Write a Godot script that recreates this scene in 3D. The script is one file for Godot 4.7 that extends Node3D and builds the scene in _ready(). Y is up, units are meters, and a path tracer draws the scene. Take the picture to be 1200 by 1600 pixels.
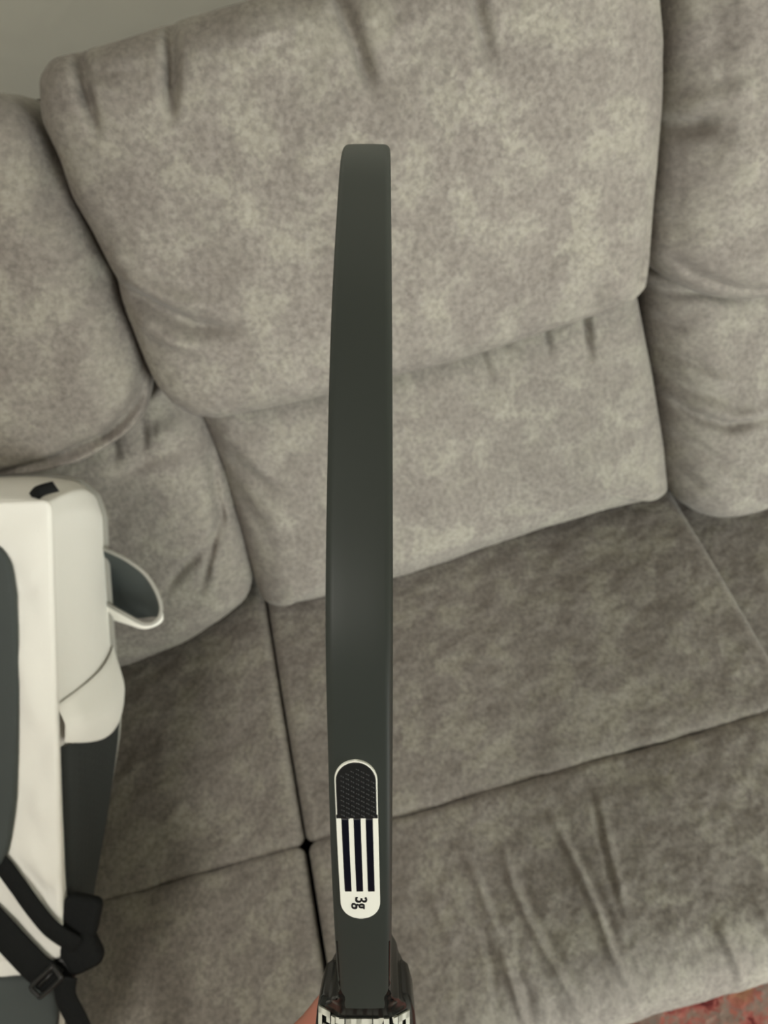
extends Node3D

# ---------------------------------------------------------------- materials
var M := {}

func noise_tex(freq: float, octaves: int, seed_: int, ramp: Array, kind := FastNoiseLite.TYPE_SIMPLEX_SMOOTH, warp := 0.0, size := 1024, gain := 0.5) -> NoiseTexture2D:
	var n := FastNoiseLite.new()
	n.noise_type = kind
	n.seed = seed_
	n.frequency = freq
	n.fractal_type = FastNoiseLite.FRACTAL_FBM
	n.fractal_octaves = octaves
	n.fractal_gain = gain
	if warp > 0.0:
		n.domain_warp_enabled = true
		n.domain_warp_amplitude = warp
		n.domain_warp_frequency = freq * 1.7
		n.domain_warp_fractal_octaves = 4
	var t := NoiseTexture2D.new()
	t.width = size
	t.height = size
	t.seamless = true
	t.noise = n
	if ramp.size() > 0:
		var g := Gradient.new()
		var offs := PackedFloat32Array()
		var cols := PackedColorArray()
		for r in ramp:
			offs.append(r[0])
			cols.append(r[1])
		g.offsets = offs
		g.colors = cols
		t.color_ramp = g
	return t

func plain(col: Color, rough: float, spec := 0.5) -> StandardMaterial3D:
	var m := StandardMaterial3D.new()
	m.albedo_color = col
	m.roughness = rough
	m.metallic_specular = spec
	return m

func triplanar(m: StandardMaterial3D, s: float) -> void:
	m.uv1_triplanar = true
	m.uv1_scale = Vector3(s, s, s)
	m.uv2_triplanar = true
	m.uv2_scale = Vector3(s, s, s) * 3.1

func make_materials() -> void:
	# brushed microsuede: nap patches a few centimetres wide with feathery edges, over a fine pile
	var nap := noise_tex(0.0065, 7, 11, [[0.0, Color(0.83, 0.81, 0.80)], [0.38, Color(0.865, 0.848, 0.836)], [0.50, Color(0.895, 0.88, 0.866)], [0.58, Color(0.93, 0.922, 0.90)], [0.70, Color(0.985, 0.98, 0.945)], [1.0, Color(1.0, 1.0, 0.96)]], FastNoiseLite.TYPE_SIMPLEX_SMOOTH, 70.0, 1024, 0.72)
	var pile := noise_tex(0.022, 6, 5, [[0.0, Color(0.72, 0.715, 0.72)], [0.40, Color(0.86, 0.852, 0.85)], [0.55, Color(0.965, 0.96, 0.95)], [0.7, Color(1, 1, 1)], [1.0, Color(1, 1, 1)]], FastNoiseLite.TYPE_SIMPLEX_SMOOTH, 45.0, 1024, 0.8)
	var bump := noise_tex(0.05, 4, 8, [], FastNoiseLite.TYPE_SIMPLEX_SMOOTH, 10.0, 512, 0.6)
	var s := plain(Color(0.632, 0.616, 0.595), 0.95, 0.2)
	s.albedo_texture = nap
	s.detail_enabled = true
	s.detail_albedo = pile
	s.detail_blend_mode = BaseMaterial3D.BLEND_MODE_MUL
	s.detail_uv_layer = BaseMaterial3D.DETAIL_UV_2
	s.heightmap_enabled = true
	s.heightmap_texture = bump
	s.heightmap_scale = 0.05
	s.rim_enabled = true
	s.rim = 0.25
	s.rim_tint = 0.4
	triplanar(s, 1.7)
	M.suede = s
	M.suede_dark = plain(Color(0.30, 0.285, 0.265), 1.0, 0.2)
	var w := plain(Color(0.86, 0.855, 0.81), 0.9, 0.3)
	w.heightmap_enabled = true
	w.heightmap_texture = noise_tex(0.03, 3, 3, [], FastNoiseLite.TYPE_SIMPLEX_SMOOTH, 0.0, 512)
	w.heightmap_scale = 0.08
	triplanar(w, 1.4)
	M.wall = w
	M.ceiling = plain(Color(0.60, 0.585, 0.55), 0.95, 0.2)
	var fl := plain(Color(0.34, 0.26, 0.20), 0.5)
	fl.albedo_texture = noise_tex(0.01, 4, 31, [[0.0, Color(0.7, 0.65, 0.6)], [1.0, Color(1, 1, 1)]], FastNoiseLite.TYPE_SIMPLEX_SMOOTH, 20.0, 512)
	triplanar(fl, 0.8)
	M.floor = fl
	M.trim = plain(Color(0.88, 0.87, 0.84), 0.5)
	M.curtain = plain(Color(0.8, 0.79, 0.74), 0.95, 0.2)
	var gl := plain(Color(0.95, 0.98, 0.97, 0.06), 0.02)
	gl.transparency = BaseMaterial3D.TRANSPARENCY_ALPHA
	M.glass = gl
	# worn rug: faded red ground, grey abrash, maroon spots
	var rg := plain(Color(0.90, 0.90, 0.89), 1.0, 0.1)
	rg.albedo_texture = noise_tex(0.011, 4, 77, [[0.0, Color(0.26, 0.11, 0.12)], [0.26, Color(0.42, 0.20, 0.20)], [0.36, Color(0.66, 0.36, 0.34)], [0.47, Color(0.72, 0.45, 0.41)], [0.54, Color(0.64, 0.52, 0.47)], [0.64, Color(0.58, 0.52, 0.48)], [0.72, Color(0.70, 0.42, 0.38)], [1.0, Color(0.66, 0.56, 0.40)]], FastNoiseLite.TYPE_SIMPLEX_SMOOTH, 50.0, 1024, 0.55)
	rg.heightmap_enabled = true
	rg.heightmap_texture = bump
	rg.heightmap_scale = 0.2
	triplanar(rg, 1.1)
	M.rug = rg
	# paddle
	M.guard = plain(Color(0.205, 0.22, 0.205), 0.5, 0.33)
	M.face = plain(Color(0.10, 0.10, 0.105), 0.75, 0.4)
	M.face.heightmap_enabled = true
	M.face.heightmap_texture = noise_tex(0.2, 2, 9, [], FastNoiseLite.TYPE_SIMPLEX_SMOOTH, 0.0, 256)
	M.face.heightmap_scale = 0.02
	triplanar(M.face, 8.0)
	M.throat = plain(Color(0.085, 0.09, 0.085), 0.2, 0.42)
	M.grip = plain(Color(0.08, 0.085, 0.085), 0.6, 0.4)
	M.strip_white = plain(Color(0.965, 0.965, 0.92), 0.4)
	M.strip_navy = plain(Color(0.045, 0.055, 0.10), 0.35)
	M.strip_black = plain(Color(0.06, 0.06, 0.06), 0.5)
	M.strip_rim = plain(Color(0.85, 0.84, 0.76), 0.15, 0.8)
	M.ink = plain(Color(0.06, 0.06, 0.07), 0.6)
	M.letter = plain(Color(0.84, 0.84, 0.79), 0.5)
	# bag
	var bw := plain(Color(0.955, 0.945, 0.915), 0.6, 0.4)
	bw.heightmap_enabled = true
	bw.heightmap_texture = noise_tex(0.012, 3, 21, [], FastNoiseLite.TYPE_SIMPLEX_SMOOTH, 30.0, 512)
	bw.heightmap_scale = 0.05
	triplanar(bw, 3.0)
	M.bag_white = bw
	M.bag_grey = plain(Color(0.62, 0.61, 0.58), 0.7)
	var bb := plain(Color(0.27, 0.29, 0.285), 0.7, 0.4)
	bb.heightmap_enabled = true
	bb.heightmap_texture = noise_tex(0.25, 2, 23, [], FastNoiseLite.TYPE_SIMPLEX_SMOOTH, 0.0, 256)
	bb.heightmap_scale = 0.02
	triplanar(bb, 10.0)
	M.bag_black = bb
	var me := plain(Color(0.215, 0.225, 0.22), 0.85, 0.3)
	me.heightmap_enabled = true
	me.heightmap_texture = mesh_weave()
	me.heightmap_scale = 0.06
	triplanar(me, 18.0)
	M.bag_mesh = me
	M.webbing = plain(Color(0.10, 0.105, 0.105), 0.85, 0.3)
	M.webbing.heightmap_enabled = true
	M.webbing.heightmap_texture = me.heightmap_texture
	M.webbing.heightmap_scale = 0.04
	triplanar(M.webbing, 22.0)
	M.buckle = plain(Color(0.13, 0.13, 0.13), 0.35, 0.5)
	M.cloth = plain(Color(0.17, 0.17, 0.18), 0.95, 0.2)
	M.hair = plain(Color(0.09, 0.07, 0.06), 0.6, 0.3)
	M.lips = plain(Color(0.62, 0.34, 0.31), 0.5)
	M.skin = plain(Color(0.72, 0.47, 0.40), 0.55, 0.4)
	M.skin.subsurf_scatter_enabled = true
	M.skin.subsurf_scatter_strength = 0.15

func mesh_weave() -> ImageTexture:
	var im := Image.create_empty(128, 128, false, Image.FORMAT_RGB8)
	for y in 128:
		for x in 128:
			var v := 0.5 + 0.25 * sin(float(x) * TAU / 16.0) + 0.25 * sin(float(y) * TAU / 16.0 + PI * float((x / 16) % 2))
			im.set_pixel(x, y, Color(v, v, v))
	return ImageTexture.create_from_image(im)

# ---------------------------------------------------------------- naming and committing
func thing(called: String, label: String, category: String, xf := Transform3D()) -> Node3D:
	var o := Node3D.new()
	o.name = called
	o.transform = xf
	add_child(o, true)
	o.set_meta("label", label)
	o.set_meta("category", category)
	return o

func part(called: String, mesh: Mesh, mat: Material, parent: Node3D, xf := Transform3D()) -> MeshInstance3D:
	var o := MeshInstance3D.new()
	o.name = called
	o.mesh = mesh
	o.material_override = mat
	o.transform = xf
	o.cast_shadow = GeometryInstance3D.SHADOW_CASTING_SETTING_ON
	parent.add_child(o, true)
	return o

func struct(called: String, mesh: Mesh, mat: Material, label: String, category: String, parent: Node3D = self, xf := Transform3D()) -> MeshInstance3D:
	var o := part(called, mesh, mat, parent, xf)
	if parent == self:
		o.set_meta("kind", "structure")
		o.set_meta("label", label)
		o.set_meta("category", category)
	return o

# ---------------------------------------------------------------- shape helpers
func grid_mesh(rows: Array, wrap: bool, flip := false) -> ArrayMesh:
	# rows: PackedVector3Array of equal length; quads between neighbouring rows, smooth normals
	var st := SurfaceTool.new()
	st.begin(Mesh.PRIMITIVE_TRIANGLES)
	add_grid(st, rows, wrap, flip)
	st.generate_normals()
	return st.commit()

var vcount := {}

func add_grid(st: SurfaceTool, rows: Array, wrap: bool, flip := false) -> void:
	var base: int = vcount.get(st, 0)
	var n: int = rows[0].size()
	for r in rows:
		for p in r:
			st.add_vertex(p)
	var m := n if wrap else n - 1
	for j in rows.size() - 1:
		for i in m:
			var a := base + j * n + i
			var b := base + j * n + (i + 1) % n
			var c := a + n
			var d := b + n
			if flip:
				st.add_index(a); st.add_index(c); st.add_index(b)
				st.add_index(b); st.add_index(c); st.add_index(d)
			else:
				st.add_index(a); st.add_index(b); st.add_index(c)
				st.add_index(b); st.add_index(d); st.add_index(c)
	vcount[st] = base + rows.size() * n

func flat_pts(a: Array) -> PackedVector2Array:
	var r := PackedVector2Array()
	for i in range(0, a.size(), 2):
		r.append(Vector2(a[i], a[i + 1]))
	return r

func resample_closed(pts: PackedVector2Array, m: int, smooth: int) -> PackedVector2Array:
	var n := pts.size()
	var total := 0.0
	for i in n:
		total += pts[i].distance_to(pts[(i + 1) % n])
	var out := PackedVector2Array()
	var step := total / m
	var seg := 0
	var at := 0.0
	for k in m:
		var want := k * step
		while seg < n - 1 and at + pts[seg].distance_to(pts[(seg + 1) % n]) < want:
			at += pts[seg].distance_to(pts[(seg + 1) % n])
			seg += 1
		var l := pts[seg].distance_to(pts[(seg + 1) % n])
		out.append(pts[seg].lerp(pts[(seg + 1) % n], clampf((want - at) / maxf(l, 1e-6), 0.0, 1.0)))
	for k in smooth:
		var c := out.duplicate()
		for i in m:
			out[i] = c[i] * 0.5 + (c[(i + m - 1) % m] + c[(i + 1) % m]) * 0.25
	return out

func crease(pts: Array, w: float, h: float) -> Dictionary:
	var p := flat_pts(pts)
	var lo := p[0]
	var hi := p[0]
	for q in p:
		lo = lo.min(q)
		hi = hi.max(q)
	return {"p": p, "w": w, "h": h, "lo": lo - Vector2(w, w) * 2.6, "hi": hi + Vector2(w, w) * 2.6}

func crease_height(list: Array, p: Vector2) -> float:
	var sum := 0.0
	for c in list:
		if p.x < c.lo.x or p.y < c.lo.y or p.x > c.hi.x or p.y > c.hi.y:
			continue
		var best := 1e9
		var along := 0.0
		var pts: PackedVector2Array = c.p
		var segs := pts.size() - 1
		for i in segs:
			var a := pts[i]
			var ab := pts[i + 1] - a
			var t := clampf((p - a).dot(ab) / ab.length_squared(), 0.0, 1.0)
			var d := p.distance_squared_to(a + ab * t)
			if d < best:
				best = d
				along = (i + t) / segs
		var w: float = c.w
		var taper := minf(1.0, 0.25 + 3.2 * minf(along, 1.0 - along))
		sum += c.h * exp(-best / (w * w)) * taper
	return sum

var lumps := FastNoiseLite.new()

# a stuffed cushion: closed outline in its own plane, a rounded rim, a belly, folds
func cushion(outline: Array, center: Vector2, o: Dictionary) -> ArrayMesh:
	var m: int = o.get("m", 360)
	var kk: int = o.get("k", 90)
	var rim: float = o.get("rim", 0.0)
	var R: float = o.get("r", 0.06)
	var belly: float = o.get("belly", 0.03)
	var back: float = o.get("back", -0.08)
	var rb: float = o.get("rb", 0.04)
	var folds: Array = o.get("folds", [])
	var lump: float = o.get("lump", 0.003)
	var sd: float = o.get("seed", 0.0)
	var tilt: float = o.get("tilt", 0.0)
	var pts := resample_closed(flat_pts(outline), m, o.get("smooth", 4))
	var perp := PackedFloat32Array()
	for i in m:
		var t := (pts[(i + 1) % m] - pts[(i + m - 1) % m]).normalized()
		perp.append(maxf(0.004, absf((pts[i] - center).cross(t))))
	var rows := []
	for k in kk + 1:
		var r := sin(float(k) / kk * PI / 2.0)
		if k == kk:
			r = 1.0
		var row := PackedVector3Array()
		for i in m:
			var p := center + (pts[i] - center) * r
			var d := (1.0 - r) * perp[i]
			var q := 1.0 - minf(d / R, 1.0)
			var z := R * sqrt(maxf(0.0, 1.0 - q * q)) + belly * (1.0 - pow(r, 2.2))
			var fade := smoothstep(0.0, 0.018, d)
			z += crease_height(folds, p)
			if lump > 0.0:
				z += fade * lump * (lumps.get_noise_3d(p.x * 900.0, p.y * 900.0, sd * 77.0) * 1.4 + 0.45 * lumps.get_noise_3d(p.x * 3200.0, p.y * 3200.0, sd * 77.0 + 9.0))
			row.append(Vector3(p.x, p.y, rim + z + tilt * (p.y - center.y)))
		rows.append(row)
	var nb := 7
	for k in range(1, nb + 1):
		var f := float(k) / nb
		var row := PackedVector3Array()
		for i in m:
			var shrink := 1.0 - rb * (1.0 - cos(f * PI / 2.0)) / perp[i]
			var p := center + (pts[i] - center) * maxf(shrink, 0.3)
			row.append(Vector3(p.x, p.y, rim + (back - rim) * sin(f * PI / 2.0) + tilt * (p.y - center.y) * cos(f * PI / 2.0)))
		rows.append(row)
	for r in [0.5, 0.01]:
		var row := PackedVector3Array()
		for i in m:
			var p: Vector2 = center + (pts[i] - center) * r * maxf(0.3, 1.0 - rb / perp[i])
			row.append(Vector3(p.x, p.y, back))
		rows.append(row)
	return grid_mesh(rows, true, signed_area(pts) < 0.0)

func signed_area(p: PackedVector2Array) -> float:
	var s := 0.0
	for i in p.size():
		s += p[i].cross(p[(i + 1) % p.size()])
	return s

func rounded_rect(x0: float, y0: float, x1: float, y1: float, r: float) -> Array:
	var out := []
	for c in [[x1 - r, y1 - r, 0.0], [x0 + r, y1 - r, 90.0], [x0 + r, y0 + r, 180.0], [x1 - r, y0 + r, 270.0]]:
		for k in 6:
			var a := deg_to_rad(c[2] + 18.0 * k)
			out.append(c[0] + r * cos(a))
			out.append(c[1] + r * sin(a))
	return out

# a box with rounded edges
func soft_box(size: Vector3, r: float) -> ArrayMesh:
	var h := size / 2.0
	return cushion(rounded_rect(-h.x, -h.y, h.x, h.y, minf(r * 1.5, minf(h.x, h.y) * 0.9)), Vector2.ZERO, {"m": 48, "k": 8, "rim": h.z - r, "r": r, "belly": 0.0, "back": -h.z, "rb": r, "lump": 0.0, "smooth": 0})

func plain_box(size: Vector3, bevel := 0.004) -> ArrayMesh:
	var h := size / 2.0
	var b := minf(bevel, minf(h.x, minf(h.y, h.z)) * 0.5)
	var rows := []
	for e in [[-h.y, h.x - b, h.z - b, true], [-h.y, h.x - b, h.z - b, false], [-h.y + b, h.x, h.z, false], [h.y - b, h.x, h.z, false], [h.y, h.x - b, h.z - b, false], [h.y, h.x - b, h.z - b, true]]:
		var row := PackedVector3Array()
		var X: float = e[1]
		var Z: float = e[2]
		var Y: float = e[0]
		var c := b if Y > -h.y and Y < h.y else b * 0.2
		for p in [[X, -Z + c], [X, Z - c], [X - c, Z], [-X + c, Z], [-X, Z - c], [-X, -Z + c], [-X + c, -Z], [X - c, -Z]]:
			row.append(Vector3(0, Y, 0) if e[3] else Vector3(p[0], Y, p[1]))
		rows.append(row)
	var st := SurfaceTool.new()
	st.begin(Mesh.PRIMITIVE_TRIANGLES)
	st.set_smooth_group(-1)
	for j in rows.size() - 1:
		for i in 8:
			var a: Vector3 = rows[j][i]
			var bb: Vector3 = rows[j][(i + 1) % 8]
			var c: Vector3 = rows[j + 1][i]
			var d: Vector3 = rows[j + 1][(i + 1) % 8]
			for v in [a, c, bb, bb, c, d]:
				st.add_vertex(v)
	st.generate_normals()
	return st.commit()

func tube(path: PackedVector3Array, radius: float, closed := false, sides := 10) -> ArrayMesh:
	var rows := []
	var n := path.size()
	var side := Vector3.ZERO
	for i in n:
		var a := path[(i + n - 1) % n] if closed or i > 0 else path[0]
		var b := path[(i + 1) % n] if closed or i < n - 1 else path[n - 1]
		var t := (b - a).normalized()
		if side == Vector3.ZERO:
			side = t.cross(Vector3(0.31, 0.77, 0.55)).normalized()
		side = (side - t * side.dot(t)).normalized()
		var up := t.cross(side)
		var row := PackedVector3Array()
		for k in sides:
			var ang := TAU * k / sides
			row.append(path[i] + (side * cos(ang) + up * sin(ang)) * radius)
		rows.append(row)
	if closed:
		rows.append(rows[0])
	else:
		var p0 := PackedVector3Array()
		var p1 := PackedVector3Array()
		for k in sides:
			p0.append(path[0])
			p1.append(path[n - 1])
		rows.insert(0, p0)
		rows.append(p1)
	return grid_mesh(rows, true, false)

# a flat strap: path with, at every point, the vector across it and the vector out of its face
func ribbon(path: PackedVector3Array, across: PackedVector3Array, out: PackedVector3Array, thick: float) -> ArrayMesh:
	var rows := []
	var n := path.size()
	for i in n:
		var a := across[i] * 0.5
		var o := out[i] * thick
		var e := a * minf(0.06, thick / a.length())
		rows.append(PackedVector3Array([path[i] - a, path[i] - a + e + o, path[i] + o, path[i] + a - e + o, path[i] + a, path[i] + a - e - o * 0.2, path[i] - o * 0.2, path[i] - a + e - o * 0.2]))
	var c0 := PackedVector3Array()
	var c1 := PackedVector3Array()
	for k in 8:
		c0.append(path[0])
		c1.append(path[n - 1])
	rows.insert(0, c0)
	rows.append(c1)
	return grid_mesh(rows, true, false)

func smooth_path(p: Array, per := 8) -> PackedVector3Array:
	var out := PackedVector3Array()
	for i in p.size() - 1:
		var a: Vector3 = p[maxi(i - 1, 0)]
		var d: Vector3 = p[mini(i + 2, p.size() - 1)]
		var b: Vector3 = p[i]
		for k in per:
			out.append(b.cubic_interpolate(p[i + 1], a, d, float(k) / per))
	out.append(p[p.size() - 1])
	return out

func spline(xs: Array, ys: Array, x: float) -> float:
	var n := xs.size()
	if x <= xs[0]:
		return ys[0]
	for i in n - 1:
		if x <= xs[i + 1]:
			var i0 := maxi(i - 1, 0)
			var i3 := mini(i + 2, n - 1)
			var h: float = xs[i + 1] - xs[i]
			var m0: float = (ys[i + 1] - ys[i0]) / (xs[i + 1] - xs[i0]) * h
			var m1: float = (ys[i3] - ys[i]) / (xs[i3] - xs[i]) * h
			var t: float = (x - xs[i]) / h
			return (2 * t * t * t - 3 * t * t + 1) * ys[i] + (t * t * t - 2 * t * t + t) * m0 + (-2 * t * t * t + 3 * t * t) * ys[i + 1] + (t * t * t - t * t) * m1
	return ys[n - 1]

# ---------------------------------------------------------------- the scene
func _ready() -> void:
	# camera: a phone held above the front edge of the seat, looking down at the sofa
	var cam := Camera3D.new()
	cam.name = "camera"
	cam.transform = Transform3D(Basis(Vector3(0.96356, -0.140128, 0.22785), Vector3(0.266443, 0.578121, -0.771222), Vector3(-0.023655, 0.803828, 0.594391)), Vector3(0.177457, 1.43859, 0.598354))
	var lens := CameraAttributesPhysical.new()
	lens.frustum_focal_length = 18.0
	lens.frustum_near = 0.03
	lens.frustum_far = 60.0
	lens.frustum_focus_distance = 0.24
	lens.exposure_aperture = 13.0
	cam.attributes = lens
	add_child(cam)
	cam.current = true
	# the sky outside the window, and the exposure
	var env := Environment.new()
	env.background_mode = Environment.BG_SKY
	var sky := Sky.new()
	var ps := ProceduralSkyMaterial.new()
	ps.sky_top_color = Color(0.62, 0.72, 0.82)
	ps.sky_horizon_color = Color(0.90, 0.90, 0.86)
	ps.ground_horizon_color = Color(0.62, 0.62, 0.55)
	ps.ground_bottom_color = Color(0.35, 0.36, 0.30)
	sky.sky_material = ps
	env.sky = sky
	env.background_energy_multiplier = 1.0
	env.tonemap_mode = Environment.TONE_MAPPER_LINEAR
	env.tonemap_exposure = 1.0
	env.sdfgi_enabled = true
	env.ssao_enabled = true
	env.ssil_enabled = true
	var we := WorldEnvironment.new()
	we.environment = env
	add_child(we)
	# daylight through the big window behind the viewer
	var day := AreaLight3D.new()
	day.name = "window_daylight"
	day.area_size = Vector2(1.2, 1.3)
	day.light_energy = 10.0
	day.light_color = Color(0.975, 1.0, 0.98)
	day.shadow_enabled = true
	day.area_range = 12.0
	day.position = Vector3(1.4, 0.85, 2.56)
	add_child(day)

	# the ceiling lamp behind the viewer
	var lamp := AreaLight3D.new()
	lamp.name = "ceiling_lamp_light"
	lamp.area_size = Vector2(0.5, 0.5)
	lamp.light_energy = 1.7
	lamp.light_color = Color(1.0, 0.985, 0.95)
	lamp.shadow_enabled = true
	lamp.area_range = 10.0
	lamp.position = Vector3(-0.42, 2.38, 1.2)
	lamp.rotation_degrees = Vector3(-90, 0, 0)
	add_child(lamp)

	lumps.noise_type = FastNoiseLite.TYPE_SIMPLEX_SMOOTH
	lumps.frequency = 0.01
	lumps.seed = 4
	make_materials()
	build_room()
	build_sofa()
	build_rug()
	build_bag()
	build_paddle()
	build_hand()

func wall_box(called: String, lo: Vector3, hi: Vector3, mat: Material, label: String, category := "wall") -> void:
	var b := BoxMesh.new()
	b.size = hi - lo
	struct(called, b, mat, label, category, self, Transform3D(Basis(), (lo + hi) / 2.0))

func build_room() -> void:
	wall_box("floor", Vector3(-2.5, -0.1, -0.75), Vector3(2.4, 0.0, 2.8), M.floor, "wooden floor under the rug and the sofa", "floor")
	wall_box("ceiling", Vector3(-2.5, 2.5, -0.75), Vector3(2.4, 2.6, 2.8), M.ceiling, "plain white ceiling over the sofa", "ceiling")
	wall_box("wall_back", Vector3(-2.5, 0.0, -0.75), Vector3(2.4, 2.5, -0.6), M.wall, "plain cream wall behind the sofa")
	wall_box("wall_left", Vector3(-2.5, 0.0, -0.6), Vector3(-2.4, 2.5, 2.7), M.wall, "plain cream side wall to the left of the sofa")
	wall_box("wall_right", Vector3(2.3, 0.0, -0.6), Vector3(2.4, 2.5, 2.7), M.wall, "plain cream side wall to the right of the sofa")
	# the wall with the window is four pieces round the opening
	var st := SurfaceTool.new()
	st.begin(Mesh.PRIMITIVE_TRIANGLES)
	for r in [[-2.5, 0.0, 0.75, 2.5], [2.05, 0.0, 2.4, 2.5], [0.75, 0.0, 2.05, 0.15], [0.75, 1.55, 2.05, 2.5]]:
		var b := BoxMesh.new()
		b.size = Vector3(r[2] - r[0], r[3] - r[1], 0.1)
		st.append_from(b, 0, Transform3D(Basis(), Vector3((r[0] + r[2]) / 2, (r[1] + r[3]) / 2, 2.75)))
	struct("wall_front", st.commit(), M.wall, "cream wall with a wide window facing the sofa", "wall")
	var w := Node3D.new()
	w.name = "window_1"
	add_child(w)
	w.position = Vector3(1.4, 0.85, 2.75)
	w.set_meta("kind", "structure")
	w.set_meta("label", "wide window with white frame facing the sofa")
	w.set_meta("category", "window")
	for f in [[-0.62, 0.0, 0.06, 1.4], [0.62, 0.0, 0.06, 1.4], [0.0, 0.0, 0.06, 1.4]]:
		part("mullion", plain_box(Vector3(f[2], f[3], 0.06)), M.trim, w, Transform3D(Basis(), Vector3(f[0], f[1], 0)))
	for f in [-0.67, 0.67]:
		part("frame_rail", plain_box(Vector3(1.3, 0.06, 0.06)), M.trim, w, Transform3D(Basis(), Vector3(0, f, 0)))
	for f in [-0.31, 0.31]:
		var b := BoxMesh.new()
		b.size = Vector3(0.56, 1.28, 0.005)
		part("pane", b, M.glass, w, Transform3D(Basis(), Vector3(f, 0, 0.01)))
	var cl := thing("ceiling_lamp", "square flush ceiling lamp with a white diffuser, behind the viewer", "lamp", Transform3D(Basis(), Vector3(-0.42, 2.5, 1.2)))
	part("housing", plain_box(Vector3(0.56, 0.07, 0.56), 0.01), M.trim, cl, Transform3D(Basis(), Vector3(0, -0.04, 0)))
	var glow := plain(Color(0.9, 0.9, 0.87), 0.6)
	glow.emission_enabled = true
	glow.emission = Color(1.0, 0.98, 0.93)
	glow.emission_energy_multiplier = 1.5
	part("diffuser", plain_box(Vector3(0.50, 0.02, 0.50), 0.008), glow, cl, Transform3D(Basis(), Vector3(0, -0.082, 0)))
	wall_box("baseboard_back", Vector3(-2.4, 0.0, -0.6), Vector3(2.3, 0.1, -0.585), M.trim, "white baseboard along the wall behind the sofa", "baseboard")

# one seat panel: a profile (z, y) swept along x, its two ends rounded off
func seat_panel(x0: float, x1: float, prof: Array, er: float, folds: Array, lump: float, sd: float, nx := 150) -> ArrayMesh:
	var pr := PackedVector2Array()
	for p in smooth_profile(prof):
		pr.append(p)
	var np := pr.size()
	var nor := PackedVector2Array()
	for i in np:
		var t := (pr[mini(i + 1, np - 1)] - pr[maxi(i - 1, 0)]).normalized()
		nor.append(Vector2(-t.y, t.x) if Vector2(-t.y, t.x).y > -0.2 or t.y < 0 else Vector2(-t.y, t.x))
	var xs := []
	for k in [0.11, 0.05, 0.0]:
		xs.append([x0 + 0.006, er + k])
	for i in nx + 1:
		var f := float(i) / nx
		var x := lerpf(x0, x1, f - sin(f * TAU) / TAU * 0.55)
		var e := minf(x - x0, x1 - x)
		var q := 1.0 - minf(e / er, 1.0)
		xs.append([x, er - er * sqrt(maxf(0.0, 1.0 - q * q))])
	for k in [0.0, 0.05, 0.11]:
		xs.append([x1 - 0.006, er + k])
	var rows := []
	for j in np:
		var row := PackedVector3Array()
		for e in xs:
			var p := Vector2(e[0], pr[j].x)
			var edge := minf(p.x - x0, x1 - p.x)
			var h := 0.0
			if e[1] < er * 0.98:
				var fade := smoothstep(0.0, 0.03, edge)
				h = fade * (crease_height(folds, p) + lump * (lumps.get_noise_3d(p.x * 800.0, p.y * 800.0 + pr[j].y * 500.0, sd * 55.0) + 0.4 * lumps.get_noise_3d(p.x * 3000.0, p.y * 3000.0, sd * 55.0 + 5.0)))
			var q: Vector2 = pr[j] + nor[j] * (h - e[1])
			row.append(Vector3(p.x, q.y, q.x))
		rows.append(row)
	return grid_mesh(rows, false, true)

func smooth_profile(p: Array) -> PackedVector2Array:
	var c := Curve2D.new()
	var pts := flat_pts(p)
	for i in pts.size():
		var t := Vector2.ZERO
		if i > 0 and i < pts.size() - 1:
			var la := pts[i].distance_to(pts[i - 1])
			var lb := pts[i].distance_to(pts[i + 1])
			t = (pts[i + 1] - pts[i - 1]).normalized() * minf(la, lb) * 0.33
		c.add_point(pts[i], -t, t)
	c.bake_interval = 0.003
	return c.get_baked_points()

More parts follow.
